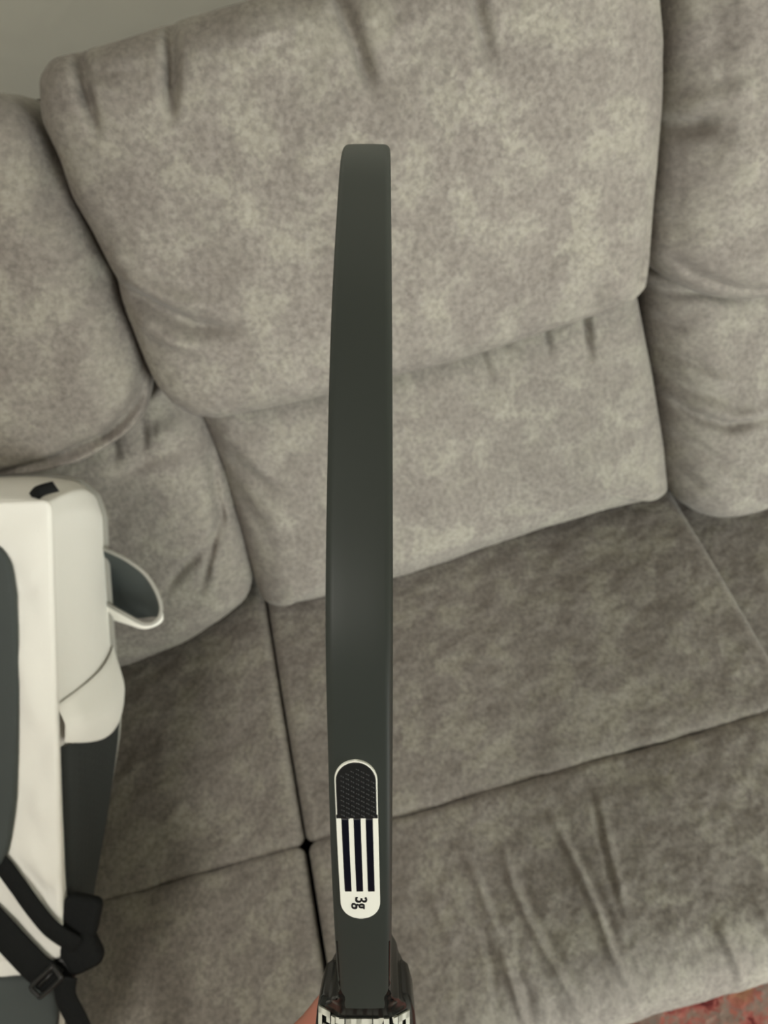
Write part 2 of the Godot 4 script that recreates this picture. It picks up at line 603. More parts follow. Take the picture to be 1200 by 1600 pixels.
func build_sofa() -> void:
	var sofa := thing("sofa", "grey microsuede sofa with three plump reclining seats against the cream wall", "sofa")
	var a := deg_to_rad(22.0)
	var T := Vector3(0, cos(a), -sin(a))
	var N := Vector3(0, sin(a), cos(a))
	var back := func(x: float, drop := 0.0) -> Transform3D: return Transform3D(Basis(Vector3.RIGHT, T, N), Vector3(x, 0.48 - drop, 0.0))
	# --- seats
	var cush := [-0.17, 0.40, -0.16, 0.44, -0.11, 0.472, 0.0, 0.481, 0.12, 0.485, 0.24, 0.484, 0.31, 0.482, 0.326, 0.4805, 0.333, 0.4775, 0.3352, 0.472]
	var front := [0.3346, 0.470, 0.3362, 0.4765, 0.343, 0.4800, 0.36, 0.4815, 0.42, 0.483, 0.48, 0.4835, 0.535, 0.479, 0.566, 0.465, 0.585, 0.438, 0.592, 0.40, 0.588, 0.33, 0.580, 0.22, 0.565, 0.15, 0.54, 0.12]
	var wr := [
		crease([0.344, 0.345, 0.345, 0.389, 0.337, 0.427, 0.331, 0.467, 0.327, 0.50], 0.0037, -0.0027),
		crease([0.350, 0.385, 0.344, 0.427, 0.338, 0.467, 0.334, 0.50], 0.0049, 0.0028),
		crease([0.290, 0.380, 0.296, 0.402, 0.301, 0.449, 0.305, 0.493, 0.304, 0.530, 0.316, 0.585], 0.0041, 0.0046),
		crease([0.306, 0.402, 0.311, 0.449, 0.315, 0.493, 0.314, 0.530], 0.0049, -0.0030),
		crease([0.228, 0.400, 0.225, 0.440, 0.230, 0.480, 0.238, 0.513, 0.248, 0.546, 0.256, 0.580], 0.0041, 0.0050),
		crease([0.238, 0.43, 0.240, 0.473, 0.248, 0.513, 0.259, 0.546], 0.0049, -0.0030),
		crease([0.181, 0.389, 0.190, 0.433, 0.191, 0.464, 0.200, 0.492], 0.0045, 0.0037),
		crease([0.193, 0.40, 0.200, 0.445, 0.203, 0.48], 0.0049, -0.0020),
		crease([0.133, 0.422, 0.138, 0.457, 0.150, 0.492], 0.0045, 0.0031),
		crease([0.163, 0.436, 0.181, 0.474, 0.180, 0.505, 0.173, 0.545], 0.0045, -0.0030),
		crease([0.192, 0.50, 0.194, 0.53, 0.196, 0.575], 0.0041, 0.0043), crease([0.205, 0.51, 0.206, 0.57], 0.0049, -0.0025),
		crease([0.225, 0.52, 0.236, 0.58], 0.0057, -0.0025), crease([0.42, 0.53, 0.43, 0.585], 0.0049, 0.0037), crease([0.47, 0.52, 0.478, 0.585], 0.0049, 0.0031),
	]
	var drops := [0.0, 0.0, 0.055]
	for s in 3:
		var x0: float = [-0.628, 0.002, 0.628][s]
		var x1: float = [0.0015, 0.625, 1.25][s]
		var c := part("seat_cushion", seat_panel(x0, x1, cush, 0.014, [], 0.0035, s + 1.0), M.suede, sofa, Transform3D(Basis(), Vector3(0, -drops[s], 0)))
		var f := part("footrest_panel", seat_panel(x0 + (0.001 if s == 1 else 0.0), x1 - (0.002 if s == 0 else 0.0), front, 0.014, wr if s == 1 else [], 0.004, s + 9.0, 330 if s == 1 else 150), M.suede, sofa, Transform3D(Basis(), Vector3(0, -drops[s], 0)))
	# --- lumbar cushions
	var lum_mid := [0.005, 0.345, 0.003, 0.325, 0.008, 0.284, 0.011, 0.231, 0.009, 0.188, 0.005, 0.106, 0.002, 0.056, 0.004, 0.032, 0.019, 0.021, 0.083, 0.016, 0.196, 0.014, 0.271, 0.015, 0.415, 0.024, 0.510, 0.026, 0.590, 0.025, 0.605, 0.035, 0.607, 0.102, 0.604, 0.199, 0.600, 0.262, 0.595, 0.337, 0.575, 0.362, 0.4, 0.365, 0.2, 0.36, 0.05, 0.355]
	part("lumbar_cushion", cushion(lum_mid, Vector2(0.305, 0.20), {"m": 560, "k": 100, "tilt": -0.21, "rim": -0.028, "r": 0.065, "belly": 0.016, "back": -0.07, "rb": 0.02, "seed": 3.0, "lump": 0.003, "folds": [
		crease([0.457, 0.352, 0.452, 0.280], 0.004, -0.012), crease([0.508, 0.36, 0.505, 0.262], 0.0042, -0.018), crease([0.401, 0.345, 0.402, 0.305], 0.0045, -0.010), crease([0.36, 0.345, 0.375, 0.26], 0.006, -0.008),
		crease([0.019, 0.252, 0.048, 0.229, 0.078, 0.191], 0.011, -0.0090), crease([0.015, 0.230, 0.046, 0.141], 0.012, -0.0060), crease([0.194, 0.318, 0.191, 0.285], 0.006, -0.0075),
		crease([0.023, 0.300, 0.051, 0.265, 0.070, 0.222], 0.014, 0.0075), crease([0.55, 0.06, 0.42, 0.045, 0.25, 0.035], 0.018, -0.0045)]}), M.suede, sofa, back.call(0.0))
	var lum_side := [0.628, 0.38, 0.630, 0.294, 0.630, 0.220, 0.628, 0.139, 0.620, 0.068, 0.605, 0.043, 0.568, 0.026, 0.505, 0.006, 0.427, -0.003, 0.364, 0.002, 0.22, 0.005, 0.08, 0.008, 0.02, 0.02, 0.004, 0.06, 0.006, 0.2, 0.004, 0.33, 0.02, 0.355, 0.2, 0.365, 0.5, 0.37]
	part("lumbar_cushion", cushion(lum_side, Vector2(0.31, 0.21), {"tilt": -0.21, "rim": -0.028, "r": 0.065, "belly": 0.016, "back": -0.07, "rb": 0.02, "seed": 13.0, "lump": 0.0035, "folds": [
		crease([0.613, 0.186, 0.586, 0.144, 0.560, 0.105], 0.006, -0.0120), crease([0.585, 0.155, 0.545, 0.137, 0.513, 0.116], 0.007, -0.0090),
		crease([0.622, 0.262, 0.612, 0.204, 0.606, 0.145], 0.006, -0.0120), crease([0.600, 0.155, 0.572, 0.12], 0.008, 0.0075), crease([0.561, 0.330, 0.549, 0.291], 0.007, -0.0090), crease([0.523, 0.33, 0.514, 0.289], 0.007, -0.0075),
		crease([0.60, 0.28, 0.56, 0.285, 0.52, 0.275], 0.009, -0.0075), crease([0.60, 0.31, 0.57, 0.315], 0.008, 0.0090)]}), M.suede, sofa, back.call(-0.616))
	var lum_right := [0.605, 0.34, 0.605, 0.30, 0.608, 0.25, 0.611, 0.195, 0.608, 0.100, 0.606, 0.045, 0.616, 0.008, 0.640, -0.018, 0.666, -0.032, 0.702, -0.038, 0.76, -0.036, 0.9, -0.03, 1.1, -0.02, 1.2, -0.01, 1.222, 0.03, 1.22, 0.2, 1.215, 0.31, 1.1, 0.33, 0.8, 0.335, 0.65, 0.345]
	part("lumbar_cushion", cushion(lum_right, Vector2(0.91, 0.19), {"tilt": -0.21, "rim": -0.024, "r": 0.065, "belly": 0.016, "back": -0.07, "rb": 0.02, "seed": 23.0, "lump": 0.0035, "folds": [
		crease([0.603, 0.243, 0.630, 0.223, 0.664, 0.200], 0.006, -0.0075), crease([0.605, 0.208, 0.639, 0.178, 0.683, 0.160], 0.006, -0.0075), crease([0.615, 0.222, 0.65, 0.198, 0.69, 0.182], 0.007, 0.0060),
		crease([0.604, 0.174, 0.639, 0.143, 0.675, 0.124, 0.725, 0.124], 0.006, -0.0135), crease([0.615, 0.183, 0.650, 0.155, 0.685, 0.138, 0.725, 0.137], 0.007, 0.0075),
		crease([0.605, 0.124, 0.639, 0.099, 0.685, 0.054], 0.007, -0.0075), crease([0.606, 0.317, 0.630, 0.304, 0.663, 0.302, 0.704, 0.284], 0.006, -0.0120), crease([0.603, 0.335, 0.63, 0.322, 0.663, 0.316], 0.006, 0.0090),
		crease([0.603, 0.075, 0.639, 0.037], 0.008, -0.0075), crease([0.610, 0.275, 0.639, 0.259], 0.006, -0.0075)]}), M.suede, sofa, back.call(0.0))
	# --- head cushions
	var head_mid := [0.005, 0.692, -0.007, 0.661, -0.005, 0.630, -0.008, 0.596, -0.003, 0.562, 0.000, 0.536, -0.000, 0.513, -0.003, 0.473, -0.004, 0.430, -0.003, 0.400, 0.006, 0.375, 0.021, 0.356, 0.047, 0.344, 0.090, 0.340, 0.180, 0.336, 0.256, 0.337, 0.317, 0.335, 0.394, 0.339, 0.471, 0.343, 0.529, 0.350, 0.545, 0.363, 0.550, 0.390, 0.555, 0.438, 0.561, 0.489, 0.567, 0.548, 0.568, 0.598, 0.564, 0.645, 0.556, 0.691, 0.551, 0.708, 0.503, 0.710, 0.383, 0.709, 0.282, 0.706, 0.205, 0.708, 0.140, 0.707, 0.086, 0.703, 0.045, 0.703, 0.021, 0.703]
	part("head_cushion", cushion(head_mid, Vector2(0.29, 0.51), {"m": 560, "k": 110, "tilt": 0.035, "rim": 0.098, "r": 0.05, "belly": 0.032, "back": -0.10, "rb": 0.03, "seed": 33.0, "lump": 0.004, "smooth": 3, "folds": [
		crease([0.045, 0.74, 0.046, 0.689, 0.044, 0.645], 0.0055, -0.022), crease([0.138, 0.75, 0.123, 0.682, 0.108, 0.64], 0.006, -0.022), crease([0.268, 0.73, 0.275, 0.662, 0.280, 0.62], 0.007, -0.018), crease([0.380, 0.71, 0.382, 0.653, 0.386, 0.62], 0.006, -0.014),
		crease([0.09, 0.72, 0.08, 0.68], 0.02, 0.0090), crease([0.2, 0.71, 0.2, 0.67], 0.03, 0.0090),
		crease([0.004, 0.545, 0.032, 0.512, 0.056, 0.492, 0.10, 0.475], 0.009, 0.012), crease([-0.010, 0.522, 0.029, 0.492, 0.065, 0.462, 0.10, 0.45], 0.008, -0.014), crease([0.004, 0.49, 0.035, 0.460, 0.080, 0.430], 0.010, 0.010),
		crease([0.543, 0.455, 0.535, 0.410, 0.515, 0.365], 0.006, -0.009), crease([0.47, 0.40, 0.465, 0.36], 0.012, -0.006), crease([0.40, 0.50, 0.42, 0.46, 0.43, 0.42], 0.03, -0.006)]}), M.suede, sofa, back.call(0.0))
	var head_left := [0.578, 0.689, 0.593, 0.678, 0.602, 0.662, 0.606, 0.632, 0.606, 0.598, 0.611, 0.514, 0.612, 0.451, 0.606, 0.401, 0.592, 0.368, 0.570, 0.351, 0.515, 0.333, 0.449, 0.334, 0.407, 0.339, 0.2, 0.34, 0.06, 0.345, 0.02, 0.37, 0.008, 0.45, 0.01, 0.6, 0.02, 0.69, 0.08, 0.708, 0.3, 0.71, 0.5, 0.705]
	part("head_cushion", cushion(head_left, Vector2(0.30, 0.51), {"tilt": 0.035, "rim": 0.080, "r": 0.055, "belly": 0.03, "back": -0.10, "rb": 0.03, "seed": 43.0, "lump": 0.004, "folds": [
		crease([0.612, 0.43, 0.590, 0.388, 0.545, 0.362, 0.475, 0.355, 0.40, 0.356], 0.007, -0.016), crease([0.605, 0.39, 0.573, 0.362, 0.527, 0.346, 0.475, 0.342, 0.40, 0.343], 0.006, 0.008), crease([0.60, 0.50, 0.57, 0.45, 0.53, 0.42], 0.02, 0.006), crease([0.612, 0.67, 0.602, 0.621, 0.583, 0.579], 0.009, -0.0090), crease([0.612, 0.535, 0.599, 0.512], 0.008, -0.0090)]}), M.suede, sofa, back.call(-0.616))
	var head_right := [0.600, 0.66, 0.590, 0.597, 0.582, 0.518, 0.572, 0.437, 0.568, 0.400, 0.571, 0.381, 0.588, 0.354, 0.612, 0.331, 0.645, 0.312, 0.677, 0.300, 0.73, 0.292, 0.9, 0.285, 1.1, 0.29, 1.18, 0.305, 1.21, 0.35, 1.22, 0.5, 1.21, 0.66, 1.16, 0.70, 0.9, 0.705, 0.66, 0.70, 0.62, 0.69]
	part("head_cushion", cushion(head_right, Vector2(0.90, 0.49), {"tilt": 0.035, "rim": 0.062, "r": 0.055, "belly": 0.03, "back": -0.10, "rb": 0.03, "seed": 53.0, "lump": 0.004, "folds": [
		crease([0.572, 0.522, 0.595, 0.514, 0.625, 0.511], 0.009, -0.022), crease([0.59, 0.535, 0.62, 0.533, 0.65, 0.54], 0.010, 0.008), crease([0.618, 0.520, 0.657, 0.521, 0.695, 0.534], 0.013, 0.0060), crease([0.620, 0.495, 0.64, 0.48, 0.655, 0.45], 0.016, 0.0075), crease([0.560, 0.437, 0.593, 0.419, 0.637, 0.404], 0.012, -0.0060),
		crease([0.585, 0.380, 0.615, 0.352, 0.661, 0.326, 0.715, 0.313], 0.006, -0.0090), crease([0.61, 0.66, 0.625, 0.60, 0.62, 0.56], 0.016, -0.0105)]}), M.suede, sofa, back.call(0.0))
	# --- shell behind and under the cushions
	part("back_shell", soft_box(Vector3(1.9, 0.74, 0.10), 0.03), M.suede_dark, sofa, Transform3D(Basis(Vector3.RIGHT, T, N), Vector3(0.31, 0.48, 0) + T * 0.31 - N * 0.13))
	part("base_frame", soft_box(Vector3(1.9, 0.30, 0.66), 0.02), M.suede_dark, sofa, Transform3D(Basis(), Vector3(0.31, 0.24, 0.20)))
	for s in [-1, 1]:
		part("armrest", cushion(rounded_rect(-0.10, 0.05, 0.10, 0.64, 0.085), Vector2(0, 0.35), {"m": 120, "k": 24, "rim": 0.52, "r": 0.05, "belly": 0.01, "back": -0.24, "rb": 0.04, "lump": 0.003, "seed": 60.0 + s}), M.suede, sofa, Transform3D(Basis(), Vector3(-0.735 if s < 0 else 1.355, 0.0, 0.04)))
	for x in [-0.58, 1.2]:
		for z in [-0.08, 0.48]:
			part("foot", plain_box(Vector3(0.06, 0.10, 0.06), 0.006), M.buckle, sofa, Transform3D(Basis(), Vector3(x, 0.05, z)))

func build_rug() -> void:
	var rug := thing("rug", "faded red and grey patterned rug on the floor in front of the sofa", "rug", Transform3D(Basis(), Vector3(0.6, 0.0, 1.375)))
	part("pile", plain_box(Vector3(2.6, 0.012, 1.6), 0.004), M.rug, rug, Transform3D(Basis(), Vector3(0, 0.0065, 0)))

# ---------------------------------------------------------------- bag lying against the left seat
func build_bag() -> void:
	var bx := Transform3D(Basis(Vector3(0.972387, -0.137173, 0.188803), Vector3(0.233373, 0.571555, -0.786678), Vector3(0, 0.809017, 0.587785)), Vector3(-0.221095, 0.618968, 0.538303))
	var bag := thing("bag", "white and black sports bag propped on the left seat of the grey sofa", "bag", bx)
	var depth := 0.143
	var fr := flat_pts([0.0, 0.50, 0.001, 0.530, -0.002, 0.5445, -0.016, 0.547, -0.06, 0.548, -0.2, 0.548, -0.34, 0.545, -0.362, 0.52, -0.37, 0.3, -0.365, 0.03, -0.34, -0.015, -0.2, -0.02, -0.05, -0.015, -0.012, 0.03, -0.002, 0.11, 0.0, 0.2, 0.0, 0.33, 0.0, 0.42])
	var bk := flat_pts([0.001, 0.50, 0.001, 0.530, -0.006, 0.553, -0.022, 0.568, -0.05, 0.574, -0.2, 0.575, -0.34, 0.57, -0.362, 0.54, -0.37, 0.3, -0.36, 0.02, -0.33, -0.02, -0.2, -0.03, -0.10, -0.025, -0.065, 0.03, -0.038, 0.12, -0.010, 0.21, 0.010, 0.31, 0.004, 0.42])
	var per := 14
	var f2 := PackedVector2Array()
	var b2 := PackedVector2Array()
	var n := fr.size()
	for i in n:
		for k in per:
			var t := float(k) / per
			f2.append(fr[i].lerp(fr[(i + 1) % n], t))
			b2.append(bk[i].lerp(bk[(i + 1) % n], t))
	for s in 5:
		var cf := f2.duplicate()
		var cb := b2.duplicate()
		var m := f2.size()
		for i in m:
			f2[i] = cf[i] * 0.5 + (cf[(i + 1) % m] + cf[(i + m - 1) % m]) * 0.25
			b2[i] = cb[i] * 0.5 + (cb[(i + 1) % m] + cb[(i + m - 1) % m]) * 0.25
	for s in 4:
		var cb := b2.duplicate()
		var m := f2.size()
		for i in m:
			b2[i] = cb[i] * 0.5 + (cb[(i + 1) % m] + cb[(i + m - 1) % m]) * 0.25
	var rows := []
	var ctr := Vector2(-0.18, 0.27)
	for k in 25:
		var r := maxf(0.01, float(k) / 24.0)
		var row := PackedVector3Array()
		for i in f2.size():
			var p := ctr + (f2[i] - ctr) * r * (1.0 if k < 24 else 0.995)
			row.append(Vector3(p.x, p.y, -0.004 * pow(r, 8.0) + 0.0012 * lumps.get_noise_2d(p.x * 2200.0, p.y * 2200.0)))
		rows.append(row)
	for k in 15:
		var t := float(k) / 14.0
		var row := PackedVector3Array()
		for i in f2.size():
			var p := f2[i].lerp(b2[i], t)
			var outw := (p - ctr).normalized()
			p += outw * 0.010 * sin(PI * t) * smoothstep(0.0, 0.1, t)
			row.append(Vector3(p.x, p.y, -0.006 - (depth - 0.012) * t))
		rows.append(row)
	for r in [0.97, 0.6, 0.01]:
		var row := PackedVector3Array()
		for i in b2.size():
			var p: Vector2 = ctr + (b2[i] - ctr) * r
			row.append(Vector3(p.x, p.y, -depth - 0.002))
		rows.append(row)
	part("body", grid_mesh(rows, true, signed_area(f2) < 0.0), M.bag_white, bag)
	# piping along the back edge
	var pip := PackedVector3Array()
	for i in b2.size():
		var p := b2[i] + (b2[i] - ctr).normalized() * 0.001
		pip.append(Vector3(p.x, p.y, -depth + 0.006))
	part("piping", tube(pip, 0.0042, true), M.bag_grey, bag)
	# front pocket and its black panel
	var pocket := part("front_pocket", cushion(rounded_rect(-0.335, 0.135, 0.0025, 0.5455, 0.006), Vector2(-0.17, 0.34), {"m": 300, "k": 60, "rim": 0.0, "r": 0.004, "belly": 0.004, "back": -0.004, "rb": 0.001, "lump": 0.0018, "seed": 71.0, "smooth": 1, "folds": [crease([-0.03, 0.42, -0.015, 0.36, -0.008, 0.34], 0.012, 0.003), crease([-0.045, 0.50, -0.02, 0.45], 0.012, -0.002), crease([-0.008, 0.335, -0.02, 0.30, -0.028, 0.27], 0.01, -0.003), crease([-0.025, 0.24, -0.004, 0.20], 0.009, 0.003), crease([-0.028, 0.30, -0.008, 0.255], 0.01, 0.003), crease([-0.03, 0.22, -0.012, 0.195, -0.004, 0.20], 0.006, -0.003)]}), M.bag_white, bag)
	part("front_panel", cushion([-0.029, 0.46, -0.028, 0.42, -0.028, 0.374, -0.030, 0.334, -0.034, 0.277, -0.042, 0.229, -0.055, 0.215, -0.15, 0.21, -0.28, 0.215, -0.30, 0.24, -0.305, 0.36, -0.30, 0.49, -0.28, 0.513, -0.15, 0.515, -0.06, 0.513, -0.042, 0.508, -0.032, 0.492], Vector2(-0.16, 0.36), {"m": 160, "k": 30, "rim": 0.0095, "r": 0.003, "belly": 0.002, "back": 0.0, "rb": 0.001, "lump": 0.001, "seed": 72.0}), M.bag_black, pocket)
	# dark panel across the foot of the bag
	part("foot_panel", cushion([-0.34, -0.005, -0.05, -0.008, -0.015, 0.03, -0.004, 0.085, -0.010, 0.116, -0.03, 0.121, -0.06, 0.121, -0.2, 0.12, -0.34, 0.12], Vector2(-0.18, 0.06), {"m": 140, "k": 20, "rim": -0.001, "r": 0.004, "belly": 0.004, "back": -0.005, "rb": 0.001, "lump": 0.001, "seed": 73.0}), M.bag_black, bag)
	# right gusset: padded white flap above, black mesh pocket below
	var gus := func(v: float, t: float, off: float) -> Vector3:
		var ub := 0.0
		for i in b2.size():
			var j := (i + 1) % b2.size()
			if b2[i].x > -0.12 and (b2[i].y - v) * (b2[j].y - v) <= 0.0 and absf(b2[i].y - b2[j].y) > 1e-6 and v < 0.55 and v > -0.02:
				ub = lerpf(b2[i].x, b2[j].x, (v - b2[i].y) / (b2[j].y - b2[i].y))
				break
		return Vector3(lerpf(0.0, ub, t) + 0.010 * sin(PI * t) + off, v, -0.006 - (depth - 0.012) * t)
	var flap := []
	for j in 25:
		var g := float(j) / 24.0
		var row := PackedVector3Array()
		for i in 25:
			var t := float(i) / 24.0
			var top := lerpf(0.360, 0.392, t)
			var bot := lerpf(0.326, 0.322, t) - 0.012 * sin(PI * t) + 0.012 * pow(t, 6.0)
			var e := minf(minf(g, 1.0 - g) * 2.5, 1.0)
			row.append(gus.call(lerpf(top, bot, g), -0.03 + 1.02 * t, lerpf(0.002, 0.0075, smoothstep(0.0, 0.6, g)) + 0.006 * sqrt(e) * minf(1.0, minf(t, 1.0 - t) * 6.0 + 0.2)))
		flap.append(row)
	part("side_flap", grid_mesh(flap, false, false), M.bag_white, bag)
	var mesh_rows := []
	for j in 31:
		var v := lerpf(0.321, 0.130, float(j) / 30.0)
		var row := PackedVector3Array()
		for i in 21:
			var t := float(i) / 20.0
			var t0 := spline([0.13, 0.18, 0.24, 0.345], [0.26, 0.06, 0.02, 0.005], v)
			var t1 := spline([0.13, 0.16, 0.2, 0.345], [0.72, 0.88, 0.97, 0.995], v)
			var e := minf(1.0, minf(t, 1.0 - t) * 7.0)
			row.append(gus.call(v, lerpf(t0, t1, t), 0.0005 + 0.0055 * sqrt(e)))
		mesh_rows.append(row)
	part("mesh_pocket", grid_mesh(mesh_rows, false, false), M.bag_mesh, bag)
	# carry loop standing off the back edge: white outside, black lining, grey bound edge
	var near := smooth_path([Vector3(-0.006, 0.500, -0.128), Vector3(0.010, 0.493, -0.13), Vector3(0.028, 0.483, -0.13), Vector3(0.045, 0.469, -0.13), Vector3(0.056, 0.452, -0.13), Vector3(0.062, 0.432, -0.13), Vector3(0.057, 0.418, -0.13), Vector3(0.043, 0.415, -0.13), Vector3(0.023, 0.426, -0.13), Vector3(0.005, 0.437, -0.13), Vector3(-0.006, 0.444, -0.13)], 6)
	var outer := []
	var inner := []
	var edge := PackedVector3Array()
	for i in near.size():
		var f := float(i) / (near.size() - 1)
		var tn := (near[mini(i + 1, near.size() - 1)] - near[maxi(i - 1, 0)]).normalized()
		var w := spline([0.0, 0.2, 0.36, 0.46, 0.56, 0.66, 0.8, 1.0], [0.085, 0.076, 0.046, 0.024, 0.008, 0.005, 0.012, 0.026], f)
		var dir := Vector3(-0.10, -0.85, -0.5).normalized()
		var nrm := tn.cross(dir).normalized()
		var o1 := PackedVector3Array()
		var o2 := PackedVector3Array()
		for k in 7:
			var p := near[i] + dir * w * k / 6.0
			o1.append(p + nrm * 0.0014)
			o2.append(p - nrm * 0.0014)
		outer.append(o1)
		inner.append(o2)
		edge.append(near[i])
	var lp := part("carry_loop", grid_mesh(outer, false, false), M.bag_white, bag)
	part("lining", grid_mesh(inner, false, true), M.bag_black, lp)
	part("binding", tube(edge, 0.0022), M.bag_grey, lp)
	# pull tab on the top rim
	part("pull_tab", ribbon(smooth_path([Vector3(-0.020, 0.5475, -0.012), Vector3(-0.010, 0.5535, -0.004), Vector3(0.003, 0.5575, -0.008)], 4), filled(9, Vector3(0.006, -0.0095, 0.0)), filled(9, Vector3(0, 0.15, 1).normalized()), 0.0016), M.webbing, bag)
	# webbing straps over the lower front
	var z := 0.009
	strap("strap", [Vector3(-0.10, 0.285, z), Vector3(-0.053, 0.232, z), Vector3(-0.036, 0.209, z), Vector3(-0.020, 0.185, z), Vector3(-0.004, 0.165, z), Vector3(0.016, 0.148, z - 0.004)], 0.016, bag)
	strap("strap", [Vector3(-0.10, 0.225, z), Vector3(-0.054, 0.172, z), Vector3(-0.036, 0.151, z), Vector3(-0.019, 0.132, z), Vector3(-0.004, 0.119, z)], 0.027, bag)
	strap("strap", [Vector3(0.008, 0.125, 0.012), Vector3(0.006, 0.107, 0.010), Vector3(0.016, 0.078, 0.006), Vector3(0.024, 0.04, 0.0), Vector3(0.03, -0.01, -0.02)], 0.019, bag)
	# ladder-lock slider on the wide strap
	var sl := part("slider", tube(smooth_path([Vector3(-0.022, 0.119, 0.014), Vector3(-0.0045, 0.1345, 0.014), Vector3(-0.0025, 0.1345, 0.014), Vector3(0.0035, 0.1265, 0.014), Vector3(0.0035, 0.1245, 0.014), Vector3(-0.013, 0.1105, 0.014), Vector3(-0.0155, 0.1105, 0.014), Vector3(-0.022, 0.117, 0.014), Vector3(-0.022, 0.119, 0.014)], 4), 0.0021), M.buckle, bag)
	part("bar", tube(PackedVector3Array([Vector3(-0.016, 0.119, 0.0135), Vector3(-0.003, 0.1305, 0.0135)]), 0.0016), M.buckle, sl)
	# side-release buckle with the gathered webbing behind it
	var bbk := part("buckle", soft_box(Vector3(0.034, 0.036, 0.016), 0.005), M.webbing, bag, Transform3D(Basis(Vector3.BACK, deg_to_rad(-14.0)), Vector3(0.016, 0.170, -0.006)))
	part("clip", soft_box(Vector3(0.034, 0.034, 0.018), 0.006), M.webbing, bbk, Transform3D(Basis(Vector3.BACK, deg_to_rad(38.0)), Vector3(0.008, -0.030, 0.002)))
	part("keeper", soft_box(Vector3(0.020, 0.024, 0.012), 0.004), M.buckle, bbk, Transform3D(Basis(Vector3.BACK, deg_to_rad(60.0)), Vector3(-0.004, -0.048, 0.004)))

func filled(n: int, v: Vector3) -> PackedVector3Array:
	var p := PackedVector3Array()
	for i in n:
		p.append(v)
	return p

func strap(called: String, pts: Array, w: float, parent: Node3D) -> void:
	var p := smooth_path(pts, 6)
	var ac := PackedVector3Array()
	var ou := PackedVector3Array()
	for i in p.size():
		var t := (p[mini(i + 1, p.size() - 1)] - p[maxi(i - 1, 0)]).normalized()
		var c := t.cross(Vector3.BACK).normalized()
		ac.append(-c * w)
		ou.append(c.cross(t).normalized())
	part(called, ribbon(p, ac, ou, 0.0018), M.webbing, parent)

# ---------------------------------------------------------------- paddle, seen along its edge
const PY := [-0.045, -0.036, -0.028, -0.018, -0.006, 0.011, 0.038, 0.065, 0.1, 0.134, 0.1915, 0.2465, 0.272, 0.289, 0.298]
const PW := [0.0175, 0.0195, 0.0245, 0.0325, 0.0430, 0.057, 0.0755, 0.089, 0.1035, 0.1045, 0.094, 0.0675, 0.050, 0.027, 0.0]

func hw(y: float) -> float:
	return spline(PY, PW, y)

func rim_point(y: float, x: float, h: float) -> Vector3:
	var d := (hw(y + 0.001) - hw(y - 0.001)) / 0.002
	var nn := Vector2(-d, 1.0).normalized()
	return Vector3(x, y + nn.x * h, hw(y) + nn.y * h)

# a thin piece lying on the rim between y0 and y1; lo and hi give its sides
func rim_patch(y0: float, y1: float, sides: Callable, h0: float, h1: float, rows_n := 48) -> ArrayMesh:
	var rows := []
	for j in rows_n + 1:
		var y := lerpf(y0, y1, float(j) / rows_n)
		var s: Vector2 = sides.call(y)
		var row := PackedVector3Array()
		var e := minf(0.00015, (s.y - s.x) * 0.3)
		var hh := h1 if s.y - s.x > 0.0005 else h0
		if j == 0 or j == rows_n:
			hh = h0
		row.append(rim_point(y, s.x, h0))
		row.append(rim_point(y, s.x + e * 0.3, hh - (hh - h0) * 0.3))
		row.append(rim_point(y, s.x + e, hh))
		row.append(rim_point(y, s.x + e * 1.8, hh))
		row.append(rim_point(y, (s.x + s.y) / 2.0, hh))
		row.append(rim_point(y, s.y - e * 1.8, hh))
		row.append(rim_point(y, s.y - e, hh))
		row.append(rim_point(y, s.y - e * 0.3, hh - (hh - h0) * 0.3))
		row.append(rim_point(y, s.y, h0))
		rows.append(row)
		if j == 0 or j == rows_n - 1:
			var y2 := lerpf(y0, y1, (float(j) + (0.03 if j == 0 else 0.97)) / rows_n)
			var s2: Vector2 = sides.call(y2)
			var r2 := PackedVector3Array()
			for q in [[s2.x, h0], [s2.x + e * 0.3, h1 - (h1 - h0) * 0.3], [s2.x + e, h1], [s2.x + e * 1.8, h1], [(s2.x + s2.y) / 2.0, h1], [s2.y - e * 1.8, h1], [s2.y - e, h1], [s2.y - e * 0.3, h1 - (h1 - h0) * 0.3], [s2.y, h0]]:
				r2.append(rim_point(y2, q[0], q[1]))
			rows.append(r2)
	return grid_mesh(rows, false, false)

func octagon(fx: float, tx: float, tz: float) -> PackedVector2Array:
	var c := tx - fx
	var cz := maxf(tz - c * 1.05, tz * 0.4)
	var v := [Vector2(fx, tz), Vector2(tx, cz), Vector2(tx, -cz), Vector2(fx, -tz), Vector2(-fx, -tz), Vector2(-tx, -cz), Vector2(-tx, cz), Vector2(-fx, tz)]
	var out := PackedVector2Array()
	for i in 8:
		var a: Vector2 = v[(i + 7) % 8]
		var b: Vector2 = v[i]
		var d: Vector2 = v[(i + 1) % 8]
		var p := b + (a - b).limit_length(0.0016)
		var q := b + (d - b).limit_length(0.0016)
		for k in 5:
			var t := k / 4.0
			out.append(p.lerp(b, t).lerp(b.lerp(q, t), t))
	return out

func loft(sections: Array) -> ArrayMesh:
	var rows := []
	for s in sections:
		var o := octagon(s[1], s[2], s[3])
		var row := PackedVector3Array()
		for p in o:
			row.append(Vector3(p.x, s[0], p.y))
		rows.append(row)
	var first := PackedVector3Array()
	var last := PackedVector3Array()
	for i in rows[0].size():
		first.append(Vector3(0, sections[0][0], 0))
		last.append(Vector3(0, sections[-1][0], 0))
	rows.insert(0, first)
	rows.append(last)
	return grid_mesh(rows, true, false)

